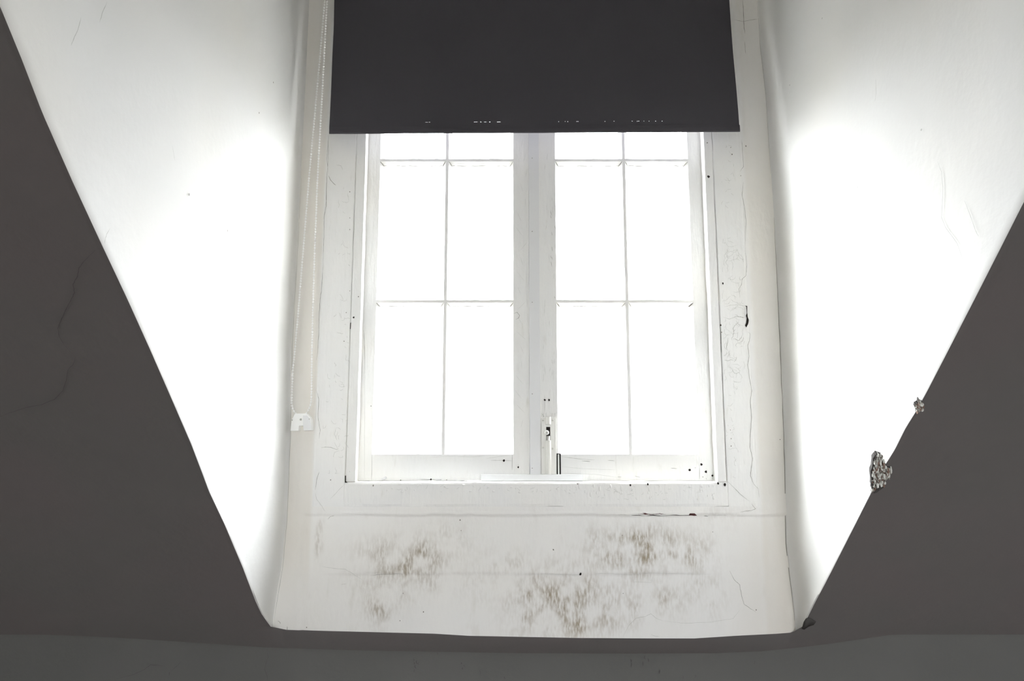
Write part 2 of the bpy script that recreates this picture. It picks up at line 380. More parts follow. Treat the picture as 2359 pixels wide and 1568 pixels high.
wc([(1722, 765), (1727, 768), (1726, 785), (1722, 795), (1725, 820), (1722, 840), (1726, 870), (1731, 900), (1728, 925), (1731, 960), (1728, 1000), (1727, 1030),
    (1733, 1055), (1730, 1080), (1728, 1095), (1736, 1115), (1746, 1125), (1748, 1145)], 0.0010)
# hairline in the corners
wc([(x - 1.0, y) for x, y in CORNER_R if 450 < y], 0.0020, M_CRACK, 0.0005)
wc([(x - 1.0, y) for x, y in CORNER_R if y < 500], 0.0012, M_FAINT, 0.0004)
wc([(x + 1.2, y) for x, y in CORNER_L if y > 300], 0.0012, M_FAINT, 0.0004)
wall_n = structure(w.build('wall_north', smooth=True), 'white plaster wall of the dormer around the window, brown mould stains below it')

# ------------------------------------------------------------------ opening edge in the slope
LEFT_E = [(5, 20), (52, 135), (100, 260), (168, 415), (235, 560), (296, 690), (350, 810), (400, 925), (442, 1022), (462, 1075), (470, 1096), (483, 1131), (520, 1210),
          (560, 1305), (590, 1384), (603, 1412), (614, 1428), (625, 1443)]
RIGHT_E = [(2359, 460), (2300, 577), (2240, 695), (2180, 812), (2135, 899), (2110, 945), (2085, 985), (2060, 1035), (2038, 1070), (2008, 1130), (1975, 1195), (1935, 1274),
           (1900, 1343), (1880, 1380), (1868, 1404), (1858, 1424), (1850, 1442)]
def edge_table(px, sign):
    q = [on_slope(*p) for p in px]; q.sort(key=lambda v: v.z)
    tx = [(v.z, v.x) for v in q]; ty = [(v.z, v.y) for v in q]
    zt = q[-1].z; dz = TOP - zt; xt = q[-1].x
    for kk in range(1, 9): tx.append((zt + dz * kk / 8, xt + 0.004 * nz(kk * 1.3, sign))); ty.append((zt + dz * kk / 8, -(zt + dz * kk / 8 - Z0) / SLOPE))
    return tx, ty
LX, LY = edge_table(LEFT_E, 1.0); RX, RY = edge_table(RIGHT_E, 2.0)
ZL0, ZR0 = LX[0][0], RX[0][0]

def cheek(name, tx, ty, z_low, sgn, label):
    """dormer side wall from the window wall to the opening edge; sgn -1 left, +1 right"""
    m = MB(); P = []; nu = 60
    zt = [z_low + (TOP - z_low) * (k / 260) for k in range(261)]
    for z in zt:
        ex, ey = interp(tx, z), interp(ty, z)
        if z < tx[0][0]:
            f = (z - z_low) / (tx[0][0] - z_low + 1e-9); ey = ey * f
        cx = interp(cl_t if sgn < 0 else cr_t, z)
        row = []
        cove = 0.011 if sgn > 0 else 0.007; cr = 0.030 if sgn > 0 else 0.020
        for k in range(nu + 1):
            u = (k / nu) ** 1.5; y = 0.004 * (1 - u) + ey * u; d = -y
            q = max(0.0, min(1.0, d / cr)); c = cove * math.sqrt(max(0.0, 1 - (1 - q) ** 2))
            depth = max(-ey, 1e-3); fade = 1 - sstep(cr, max(cr * 1.5, min(depth, 0.5)), d)
            x = cx + sgn * c * fade + (ex - cx) * sstep(0, 1, u)
            x += 0.006 * nz(y * 2.3 + sgn * 9, z * 1.9, 3) * sstep(0, 0.12, d) * (1 - sstep(0.75, 1, u)) + 0.0014 * nz(y * 9, z * 8, 6) * sstep(0, 0.05, d) * (1 - sstep(0.85, 1, u))
            row.append(Vector((x, y, z)))
        # rounded lip turning onto the slope
        e = row[-1]; row[-1] = e + Vector((0, 0.004, 0))
        row.append(e + Vector((sgn * 0.0012, -0.0003, 0)) + N_SLOPE * 0.0)
        P.append(row)
    m.grid(P, M_CHEEK, flip=(sgn < 0))
    return m, P
mL, PLc = cheek('wall_left', LX, LY, 1.064, -1, '')
mR, PRc = cheek('wall_right', RX, RY, 1.066, 1, '')
NL, NR = Vector((1, 0, 0)), Vector((-1, 0, 0))
def cheek_pt(P, px, py):
    """nearest mesh point of a side wall seen at this pixel, found on its mean plane"""
    X = -0.588 if px < 1180 else 0.708
    for _ in range(3):
        q = on_side(px, py, X)
        best = min((((v.y - q.y) ** 2 + (v.z - q.z) ** 2, v.x) for r in P[::4] for v in r[::2]), key=lambda t_: t_[0]); X = best[1]
    return on_side(px, py, X)
def cc(m, P, n, pts, wd, mt=M_FAINT): m.ribbon([cheek_pt(P, *p) for p in pts], n, wd, mt, off=0.0022, jit=0.0003, sub=4)
cc(mR, PRc, NR, [(2163, 372), (2172, 395), (2175, 430), (2174, 470), (2172, 500), (2181, 523), (2208, 560), (2222, 600)], 0.0013)
cc(mR, PRc, NR, [(2225, 462), (2240, 500), (2250, 530), (2258, 545)], 0.0013)
cc(mR, PRc, NR, [(2020, 180), (2021, 215), (2018, 235)], 0.0010)
cc(mL, PLc, NL, [(183, 40), (176, 68), (168, 85), (160, 105)], 0.0014)
cc(mL, PLc, NL, [(243, 5), (232, 30), (226, 52)], 0.0012); cc(mL, PLc, NL, [(394, 335), (400, 370)], 0.0009)
cc(mL, PLc, NL, [(250, 525), (242, 540), (238, 555), (238, 562)], 0.0012)
for a, b in [(595, 260), (522, 531), (628, 190), (433, 448)]: mL.disc(cheek_pt(PLc, a, b), NL, 0.0022, M_CRACK, 0.002)
for a, b in [(1978, 431), (1896, 42), (2125, 299), (1821, 196)]: mR.disc(cheek_pt(PRc, a, b), NR, 0.0022, M_FAINT, 0.002)
structure(mL.build('wall_left', smooth=True), 'bright white plaster side wall of the dormer, left of the window')
structure(mR.build('wall_right', smooth=True), 'bright white plaster side wall of the dormer, right of the window')

# ------------------------------------------------------------------ sloping ceiling, knee wall, rest of the room
RXL, RXR, RYB, RZT = -2.3, 2.5, -4.6, 3.02
s = MB()
def slope_pt(x, y): return Vector((x, y, Z0 - SLOPE * y + 0.0))
def slope_bump(p, fade=1.0): return p + N_SLOPE * (0.004 * nz(p.x * 2.1, p.z * 2.1, 4.4) * fade)
Y_TOP = -(RZT - Z0) / SLOPE
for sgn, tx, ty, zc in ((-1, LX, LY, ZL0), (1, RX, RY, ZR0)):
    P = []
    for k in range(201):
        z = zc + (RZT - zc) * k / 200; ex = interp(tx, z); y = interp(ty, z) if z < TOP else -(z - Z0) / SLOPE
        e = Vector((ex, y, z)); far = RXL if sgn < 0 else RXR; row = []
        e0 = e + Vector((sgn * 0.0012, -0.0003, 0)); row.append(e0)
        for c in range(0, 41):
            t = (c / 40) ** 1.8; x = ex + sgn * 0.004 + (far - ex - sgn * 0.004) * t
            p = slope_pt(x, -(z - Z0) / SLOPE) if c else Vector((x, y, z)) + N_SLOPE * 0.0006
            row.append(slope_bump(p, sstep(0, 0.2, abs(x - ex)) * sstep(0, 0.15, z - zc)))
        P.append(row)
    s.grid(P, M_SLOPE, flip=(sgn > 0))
JUNC = [(0, 1458), (150, 1463), (300, 1470), (450, 1480), (615, 1491), (800, 1497), (950, 1500), (1200, 1504), (1450, 1505), (1650, 1504), (1750, 1500), (1830, 1492),
        (1900, 1484), (2050, 1462), (2200, 1448), (2359, 1438)]
jt = [(on_slope(*p).x, on_slope(*p).y) for p in JUNC]
def yj(x): return interp(jt, x)
xsb = frange(RXL, LX[0][1], 40)[:-1] + frange(LX[0][1], RX[0][1], 160)[:-1] + frange(RX[0][1], RXR, 40)
P = [[] for _ in range(9)]; YL0, YR0 = LY[0][1], RY[0][1]
for x in xsb:
    yl = max(yj(x), -0.01)
    if x < LX[0][1] + 1e-9: top = Vector((x, YL0, ZL0))
    elif x > RX[0][1] - 1e-9: top = Vector((x, YR0, ZR0))
    else:
        top = Vector((x, wall_disp(x, zb(x)), zb(x)))
        if x < LX[0][1] + 0.006 or x > RX[0][1] - 0.012: top = top + Vector((0, -0.006, 0.004))
    bot = slope_pt(x, yl)
    for k in range(9):
        t = k / 8; p = top.lerp(bot, t)
        if 0 < k < 8 and LX[0][1] < x < RX[0][1]: p = p + N_SLOPE * (0.0015 * math.sin(math.pi * t) + 0.001 * nz(x * 5, t * 3))
        P[k].append(p)
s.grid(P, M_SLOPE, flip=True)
junction = [v.copy() for v in P[8]]
def sc_(pts, wd, m=M_SCRACK): s.ribbon([on_slope(*p) for p in pts], N_SLOPE, wd, m, off=0.0050, jit=0.0005, sub=4)
sc_([(223, 572), (198, 596), (186, 612), (182, 631), (172, 651), (175, 669), (166, 688), (155, 707), (145, 730), (137, 752), (140, 771), (151, 789), (169, 809)], 0.0013)
sc_([(178, 816), (172, 833), (158, 849), (156, 870), (148, 895), (128, 915), (99, 927), (61, 934), (26, 946), (0, 956)], 0.0011)
s.prism([on_slope(*p) + N_SLOPE * 0.001 for p in [(1851, 1431), (1856, 1423), (1862, 1421), (1869, 1424), (1879, 1430), (1874, 1437), (1862, 1441), (1852, 1448), (1847, 1446)]], N_SLOPE, 0.0012, M_CHIPD)
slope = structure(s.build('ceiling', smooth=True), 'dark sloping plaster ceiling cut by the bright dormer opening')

def chip(name, outline, depth, m_in, m_rim, label, layers=5, proud=0.004, rocks=0):
    c = MB(); q = [on_slope(*p) for p in outline]; cen = sum(q, Vector()) / len(q); ring = []
    fine = []
    for a, b in zip(q, q[1:] + q[:1]):
        for kk in range(4): fine.append(a.lerp(b, kk / 4) + (a - b).cross(N_SLOPE).normalized() * random.uniform(-0.0009, 0.0009))
    n = len(fine)
    for L_ in range(layers + 1):
        t = L_ / layers; r = []
        for p in fine:
            v = p.lerp(cen, t * 0.98)
            h = proud + (0 if L_ in (0,) else random.uniform(-depth, depth * 0.3))
            r.append(v + N_SLOPE * h)
        ring.append(r + [r[0]])
    if rocks:
        tries = 0; cnt = 0
        us = [v.x for v in q]; zs_ = [v.z for v in q]
        def inside(x, z):
            c_ = False
            for a, b in zip(q, q[1:] + q[:1]):
                if (a.z > z) != (b.z > z) and x < (b.x - a.x) * (z - a.z) / (b.z - a.z) + a.x: c_ = not c_
            return c_
        while cnt < rocks and tries < 4000:
            tries += 1; x = random.uniform(min(us), max(us)); z = random.uniform(min(zs_), max(zs_))
            if not inside(x, z): continue
            cnt += 1; p = Vector((x, -(z - Z0) / SLOPE, z)) + N_SLOPE * (proud + random.uniform(-.002, .003)); r_ = random.uniform(.0010, .0034)
            o_ = len(c.v); c.sphere(p, r_, random.choice([M_FLAKE, M_FLAKE, M_FLAKE, M_RUBBLE, M_RUBBLE, M_BROWN]), 6, 4, (random.uniform(.4, 1), random.uniform(.5, 1), random.uniform(.8, 2.4)))
            for i_ in range(o_, len(c.v)): v = Vector(c.v[i_]); c.v[i_] = tuple(v + Vector((nz(v.x * 700, v.z * 700, 1), nz(v.x * 700, v.z * 700, 5), nz(v.x * 700, v.z * 700, 9))) * .0012)
    base = [p - N_SLOPE * 0.002 for p in fine]; base.append(base[0])
    c.grid([base, ring[0]], m_rim); c.grid(ring, m_in)
    o = c.build(name, parent=slope, smooth=False); o['label'] = label; return o
CH1 = [(2016.5, 1039.5), (2022, 1041.6), (2029, 1044), (2033, 1057), (2038, 1066), (2043, 1073), (2050.5, 1074), (2052, 1085.5), (2046, 1094.6), (2037, 1107.5), (2036, 1113),
       (2024, 1113), (2013, 1122), (2008, 1124), (2006, 1111), (2006.5, 1078), (2011, 1053)]
chip('plaster_chip', CH1, 0.004, M_RUBBLE, M_CHIPD, 'broken crumbling plaster on the edge of the opening', rocks=260)
chip('plaster_chip', [(2037, 1107), (2036, 1115), (2026, 1123), (2013, 1131), (2007, 1129.5), (2008, 1122), (2016, 1112), (2026, 1103), (2034, 1098)], 0.001, M_CHIPD, M_CHIPD,
     'dark piece coloured as the shadow below the broken plaster', proud=0.0055)  # dark colour stands in for the shadow under the crumbling edge
chip('plaster_chip', [(2009, 1050), (2016, 1039.5), (2019, 1042), (2013, 1056), (2009, 1080), (2010, 1108), (2008, 1128), (2004, 1111), (2004, 1078)], 0.001, M_CHIPD, M_CHIPD,
     'dark broken rim of plaster', proud=0.006)
chip('plaster_chip', [(2115, 915), (2118, 922), (2122, 923), (2125, 926), (2118, 938), (2111, 945), (2105, 935), (2106, 928), (2112, 924)], 0.002, M_RUBBLE, M_CHIPD,
     'small grey plaster flake on the opening edge', rocks=40)

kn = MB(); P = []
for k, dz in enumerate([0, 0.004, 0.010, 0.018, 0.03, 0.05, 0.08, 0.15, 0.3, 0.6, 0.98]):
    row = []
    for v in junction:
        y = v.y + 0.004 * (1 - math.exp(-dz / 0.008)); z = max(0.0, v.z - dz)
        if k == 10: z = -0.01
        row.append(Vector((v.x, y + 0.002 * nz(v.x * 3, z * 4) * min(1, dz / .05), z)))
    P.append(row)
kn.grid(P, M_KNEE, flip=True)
def on_knee(px, py):
    a, r1, r2 = ray(px, py); Y = 0.05
    for _ in range(4):
        t = (CAM_D + Y) / r1; Y = yj(a * t) + 0.004
    return Vector((a * t, Y, CAM_Z + r2 * t))
def kc(pts, wd, m=M_SCRACK): kn.ribbon([on_knee(*p) for p in pts], N_WALL, wd, m, off=0.0035, jit=0.0005, sub=4)
kc([(616, 1496), (619, 1512), (614, 1525), (611, 1540), (616, 1555), (618, 1567)], 0.0010)
kc([(270, 1562), (310, 1552), (335, 1540), (348, 1530), (365, 1531), (383, 1534)], 0.0010); kc([(395, 1545), (412, 1530), (418, 1522)], 0.0008)
for px, py in [(952, 1518), (954, 1526), (960, 1524), (957, 1535), (955, 1545), (965, 1528), (1062, 1526), (1070, 1532), (1066, 1538), (1105, 1548), (1452, 1520), (1455, 1530), (1485, 1514),
               (1492, 1520), (1480, 1528), (1520, 1545), (1572, 1560), (1162, 1560), (1737, 1523), (1008, 1503), (392, 1551), (1600, 1555)]:
    kc([(px, py - random.uniform(2, 6)), (px + random.uniform(-2, 3), py), (px + random.uniform(-2, 3), py + random.uniform(2, 6))], random.uniform(0.001, 0.003))
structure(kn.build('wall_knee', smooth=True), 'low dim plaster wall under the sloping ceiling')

def panel(name, pts, m, label):
    b = MB(); b.add(pts, [(0, 1, 2, 3)], m); return structure(b.build(name), label)
panel('floor', [(RXL - .01, RYB, 0), (RXR + .01, RYB, 0), (RXR + .01, 0.12, 0), (RXL - .01, 0.12, 0)], M_FLOOR, 'brown wooden floor of the attic room')
b = MB(); RW = (0.20, 1.22, 1.1, 2.26)   # unseen window added behind the camera to fill the window wall with light
for xa, xb, za, zc_ in ((RXL, RW[0], -.01, RZT), (RW[1], RXR, -.01, RZT), (RW[0], RW[1], -.01, RW[2]), (RW[0], RW[1], RW[3], RZT)):
    for yy in (RYB, RYB - .1): b.add([(xa, yy, za), (xb, yy, za), (xb, yy, zc_), (xa, yy, zc_)], [(0, 1, 2, 3)], M_ROOM)
structure(b.build('wall_rear'), 'plain wall at the back of the attic room')
b = MB()
b.box(RW[0], RW[1], RYB - .11, RYB + .01, RW[2] - .03, RW[2], M_WOOD); b.box(RW[0], RW[1], RYB - .11, RYB + .01, RW[3], RW[3] + .03, M_WOOD)
b.box(RW[0] - .03, RW[0], RYB - .11, RYB + .01, RW[2] - .03, RW[3] + .03, M_WOOD); b.box(RW[1], RW[1] + .03, RYB - .11, RYB + .01, RW[2] - .03, RW[3] + .03, M_WOOD)
b.box(.695, .725, RYB - .07, RYB - .03, RW[2], RW[3], M_WOOD)
wr = structure(b.build('added_fill_window', bevel=.002), 'window added in the unseen back wall for soft fill light')
b = MB(); b.add([(RW[0], RYB - .05, RW[2]), (RW[1], RYB - .05, RW[2]), (RW[1], RYB - .05, RW[3]), (RW[0], RYB - .05, RW[3])], [(0, 1, 2, 3)], M_GLASS); b.build('glass_pane', parent=wr)
panel('ceiling_flat', [(RXL, RYB, RZT), (RXR, RYB, RZT), (RXR, Y_TOP, RZT), (RXL, Y_TOP, RZT)], M_ROOM, 'flat ceiling over the back of the attic room')
for nm, X, lb in (('wall_west', RXL, 'plain side wall of the attic room, west end'), ('wall_east', RXR, 'plain side wall of the attic room, east end')):
    b = MB(); b.add([(X, RYB, -.01), (X, 0.10, -.01), (X, 0.10, Z0 - SLOPE * 0.1 + 0.02), (X, Y_TOP, RZT), (X, RYB, RZT)], [(0, 1, 2, 3, 4)], M_ROOM); structure(b.build(nm), lb)
b = MB(); b.grid([[(x, y, TOP + 0.002) for x in frange(-0.66, 0.80, 20)] for y in frange(Y_TOP - 0.02, 0.02, 20)], M_CHEEK)
structure(b.build('ceiling_dormer'), 'white plaster ceiling inside the dormer')

# unseen outer shell, added behind walls and slope to stop light leaks
b = MB(); X0, X1, YF = -0.70, 0.84, 0.15
def q4(*p): b.add(p, [(0, 1, 2, 3)], M_ROOM)
wa, wb, za, zc_ = GRV_L - .03, GRV_R + .03, OPEN_B - .03, OPEN_T + .03
q4((RXL - .1, YF, -.05), (RXR + .1, YF, -.05), (RXR + .1, YF, za), (RXL - .1, YF, za)); q4((X0, YF, za), (wa, YF, za), (wa, YF, 3.1), (X0, YF, 3.1)); q4((wb, YF, za), (X1, YF, za), (X1, YF, 3.1), (wb, YF, 3.1))
q4((wa, YF, zc_), (wb, YF, zc_), (wb, YF, 3.1), (wa, YF, 3.1))
for p0, p1 in (((wa, za), (wb, za)), ((wa, zc_), (wb, zc_)), ((wa, za), (wa, zc_)), ((wb, za), (wb, zc_))):
    q4((p0[0], YF, p0[1]), (p1[0], YF, p1[1]), (p1[0], .05, p1[1]), (p0[0], .05, p0[1]))
for X in (X0, X1): b.add([(X, YF, za - .5), (X, YF, 3.1), (X, -(3.1 - .05 - Z0) / SLOPE, 3.1), (X, .02, Z0 + .03)], [(0, 1, 2, 3)], M_ROOM)
q4((X0, YF, 3.1), (X1, YF, 3.1), (X1, -2.7, 3.1), (X0, -2.7, 3.1))
structure(b.build('leak_block_wall'), 'unseen outer wall and dormer cladding added to block light leaks')
b = MB()
for xa, xb in ((RXL - .1, X0), (X1, RXR + .1)):
    b.add([(xa, YF, Z0 - SLOPE * YF + .10), (xb, YF, Z0 - SLOPE * YF + .10), (xb, -2.4, Z0 + SLOPE * 2.4 + .10), (xa, -2.4, Z0 + SLOPE * 2.4 + .10)], [(0, 1, 2, 3)], M_ROOM)
b.add([(RXL - .1, -2.35, 3.12), (RXR + .1, -2.35, 3.12), (RXR + .1, RYB - .1, 3.12), (RXL - .1, RYB - .1, 3.12)], [(0, 1, 2, 3)], M_ROOM)
for X in (RXL - .1, RXR + .1): b.add([(X, YF, -.05), (X, YF, 1.2), (X, -2.4, 3.2), (X, RYB - .1, 3.2), (X, RYB - .1, -.05)], [(0, 1, 2, 3, 4)], M_ROOM)
structure(b.build('leak_block_roof'), 'unseen outer cover over the slope added to block light leaks')

# ------------------------------------------------------------------ window
win = structure(empty('window_1', (0.062, 0.0, OPEN_B)), 'old white painted casement window with small panes under a dark blind')
def wz(py, Y=0.0): return on_wall(1232, py, Y).z
def wx(px, Y=0.0, py=700): return on_wall(px, py, Y).x
# casing: four mitred boards, painted over many times
c = MB(); FY = -0.0012; BY = 0.12
def board(sect, A, B, ax, seed): c.sweep(sect, A, B, ax, M_WOOD, seg=80, jit=0.0011, seed=seed)
board([(CAS_L, FY + .0008), (CAS_L + .004, FY), (GRV_L - .0022, FY), (GRV_L - .0008, FY + .0016), (GRV_L - .0008, BY), (CAS_L, BY)], CAS_B, CAS_T, 'z', 1)
board([(GRV_R + .0008, FY + .0016), (GRV_R + .0022, FY), (CAS_R - .004, FY), (CAS_R, FY + .0008), (CAS_R, BY), (GRV_R + .0008, BY)], CAS_B, CAS_T, 'z', 2)
board([(CAS_B, FY + .001), (CAS_B + .006, FY + 0.0002), (OPEN_B - .006, FY + 0.0004), (OPEN_B - .0022, FY + .0020), (OPEN_B, FY + .0060), (OPEN_B + .001, SY), (OPEN_B, BY + .02), (CAS_B, BY + .02)],
      GRV_L - .001, GRV_R + .001, 'x', 3)
board([(OPEN_T, FY + .001), (OPEN_T + .002, FY), (CAS_T - .002, FY), (CAS_T, FY + .002), (CAS_T, BY), (OPEN_T, BY)], GRV_L - .001, GRV_R + .001, 'x', 4)
def cw(pts, wd=0.0009, m=M_CRACK, jit=0.0003, sub=4, Y=FY): c.ribbon([on_wall(px, py, Y) for px, py in pts], N_WALL, wd, m, off=0.0014, jit=jit, sub=sub)
cw([(796, 1113), (782, 1127), (770, 1140), (760, 1150)], 0.0006, M_FAINT)
cw([(1672, 1105), (1690, 1122), (1702, 1135), (1715, 1146), (1728, 1155)], 0.0009, M_FAINT); cw([(1690, 1122), (1712, 1145)], 0.0005)
# crazed paint on the boards
def craze(x, y, n, steps, m=M_FAINT, wd=0.0006, hop=9, bias=(0, 1)):
    hop *= .5; steps += 3; n = int(n * 1.4); wd *= .9
    for _ in range(n):
        px, py = x[0] + random.random() * (x[1] - x[0]), y[0] + random.random() * (y[1] - y[0]); a = math.atan2(bias[1], bias[0]) + random.uniform(-1, 1); pts = [(px, py)]
        for _k in range(random.randint(2, steps)):
            a += random.uniform(-0.9, 0.9); px += hop * math.cos(a) * random.uniform(.5, 1.2); py += hop * math.sin(a) * random.uniform(.5, 1.2)
            px = min(max(px, x[0]), x[1]); py = min(max(py, y[0]), y[1]); pts.append((px, py))
        cw(pts, wd, m, jit=0.0005)
craze((1662, 1690), (330, 560), 16, 4, hop=6); craze((1664, 1712), (560, 700), 26, 6); craze((1668, 1716), (700, 880), 34, 6); craze((1672, 1700), (880, 1100), 18, 4, hop=6)
craze((1668, 1712), (680, 860), 8, 5, M_CRACK, 0.0007); craze((780, 806), (400, 1090), 22, 4, hop=7); craze((745, 790), (850, 1090), 12, 4, hop=8); craze((770, 806), (560, 900), 8, 3, M_CRACK, .0005, 6)
craze((1350, 1660), (1116, 1150), 30, 3, hop=5, bias=(1, 0)); craze((860, 1340), (1116, 1135), 20, 3, hop=5, bias=(1, 0))
cw([(740, 1031), (750, 1029), (762, 1030), (775, 1035), (781, 1033)], 0.0008)
cw([(757, 405), (762, 415), (770, 424), (774, 427)], 0.0013); cw([(775, 380), (786, 382), (790, 392)], 0.0008, M_FAINT)
cw([(773, 985), (780, 985), (786, 990)], 0.0006, M_FAINT); cw([(774, 985), (771, 1000), (777, 1015)], 0.0007, M_FAINT)
cw([(757, 312), (757, 340), (756, 370), (754, 400), (752, 460), (746, 505)], 0.0006, M_CRACK, 0.0005)
# torn flake with a dark hole at the right edge
def cpoly(pts, m, off=0.0016):
    c.prism([on_wall(px, py, FY) + N_WALL * off for px, py in pts], N_WALL, 0.0004, m)
cpoly([(1716, 704), (1721, 705), (1721, 720), (1722, 730), (1724.5, 737), (1723, 746), (1719, 754), (1716, 750), (1719, 742), (1720, 733), (1718, 727), (1720, 722), (1719.5, 707)], M_DARK)
cw([(1670, 706), (1682, 703), (1700, 702), (1712, 704), (1718, 705)], 0.0008, M_FAINT); cw([(1665, 730), (1680, 735), (1695, 729), (1712, 731), (1718, 732)], 0.0009, M_FAINT)
cw([(1695, 737), (1700, 747), (1712, 751)], 0.0007, M_FAINT)
cpoly([(795, 1095), (797.5, 1095), (797.5, 1108), (801, 1111), (795, 1111.5)], M_DARK)
for a, b, r in [(1686, 356, .0016), (1706, 405, .001), (1718, 337, .0016), (1665, 653, .0022), (1683, 340, .001), (806, 670, .001), (798, 720, .0012), (793, 786, .0013), (1660, 749, .002),
                (1662, 765, .0013), (1654, 1113, .0026), (1669, 1116, .003), (1452, 1117, .0022), (1492, 1115, .002), (1330, 1114, .0015), (860, 1118, .0018), (762, 1105, .0012), (806, 442, .0012),
                (806, 502, .001), (806, 529, .001), (1684, 1027, .0014), (1684, 1010, .001), (1682, 990, .001)]:
    c.disc(on_wall(a, b, FY), N_WALL, r, M_DARK if r > .0019 else M_CRACK, 0.0016, sz=1.3)
# drips of paint on the lower board
for k in range(26):
    a = random.uniform(1330, 1660); b_ = random.uniform(1113, 1150); c.sphere(on_wall(a, b_, FY), random.uniform(.0018, .0036), M_WOOD, sc=(.8, .45, random.uniform(1, 2.2)))
for k in range(18):
    a = random.uniform(860, 1330); b_ = random.uniform(1113, 1135); c.sphere(on_wall(a, b_, FY), random.uniform(.0014, .003), M_WOOD, sc=(1.4, .45, 1))
casing = c.build('window_casing', parent=win, smooth=False)
# stop beads
for sd in (-1, 1):
    q = MB(); x0, x1 = (GRV_L + .0008, STP_L) if sd < 0 else (STP_R, GRV_R - .0008)
    q.sweep([(x0, .001), (x1, .001), (x1, .0385), (x0, .0385)], OPEN_B + .0005, OPEN_T - .001, 'z', M_WOOD, seg=80, jit=0.0009, seed=10 + sd)
    if sd < 0:
        for a, b, r in [(815, 731, .0022), (826, 683, .0012)]: q.disc(on_wall(a, b, 0.001), N_WALL, r, M_DARK, .001, sz=1.3)
        q.prism([on_wall(px, py, 0.001) + N_WALL * .001 for px, py in [(807.3, 743), (809, 743), (808, 758), (806.5, 758)]], N_WALL, .0004, M_DARK)
    else:
        q.disc(on_wall(1632, 407, 0.001), N_WALL, .0036, M_DARK, .001, sz=1.2); q.disc(on_wall(1629, 329, 0.001), N_WALL, .0015, M_CRACK, .001, sz=1.2)
        q.ribbon([on_wall(1660 + .5, 748, .001), on_wall(1660.5, 790, .001), on_wall(1661, 812, .001)], N_WALL, .0016, M_DARK, off=.001)
    q.build('stop_bead', parent=win, bevel=.0015)
q = MB(); q.box(STP_L, STP_R, .001, .0385, OPEN_T - .022, OPEN_T - .0005, M_WOOD); q.build('stop_bead', parent=win, bevel=.0015)

# the two sashes
GY = 0.060
def vbar(m, x0, x1, bl, br, z0, z1, seed, face=SY, seg=60, jit=.0008, mt=M_WOOD):
    m.sweep([(x0, face), (x1, face), (x1 + br, face + .017), (x1 + br * .5, face + .038), (x0 - bl * .5, face + .038), (x0 - bl, face + .017)], z0, z1, 'z', mt, seg=seg, jit=jit, seed=seed)
def hbar(m, z0, z1, bb, bt, x0, x1, seed, face=SY, seg=40, jit=.0008, mt=M_WOOD):
    m.sweep([(z0, face), (z1, face), (z1 + bt, face + .017), (z1 + bt * .5, face + .038), (z0 - bb * .5, face + .038), (z0 - bb, face + .017)], x0, x1, 'x', mt, seg=seg, jit=jit, seed=seed)
BV = 0.0085
Z_SB, Z_RT = OPEN_B + .0015, wz(1046, SY)                # sash bottom edge and top of the bottom rail
Z_B1, Z_B2 = wz(693.8, SY), wz(368.8, SY)                # bar centres
Z_TT = OPEN_T - .001
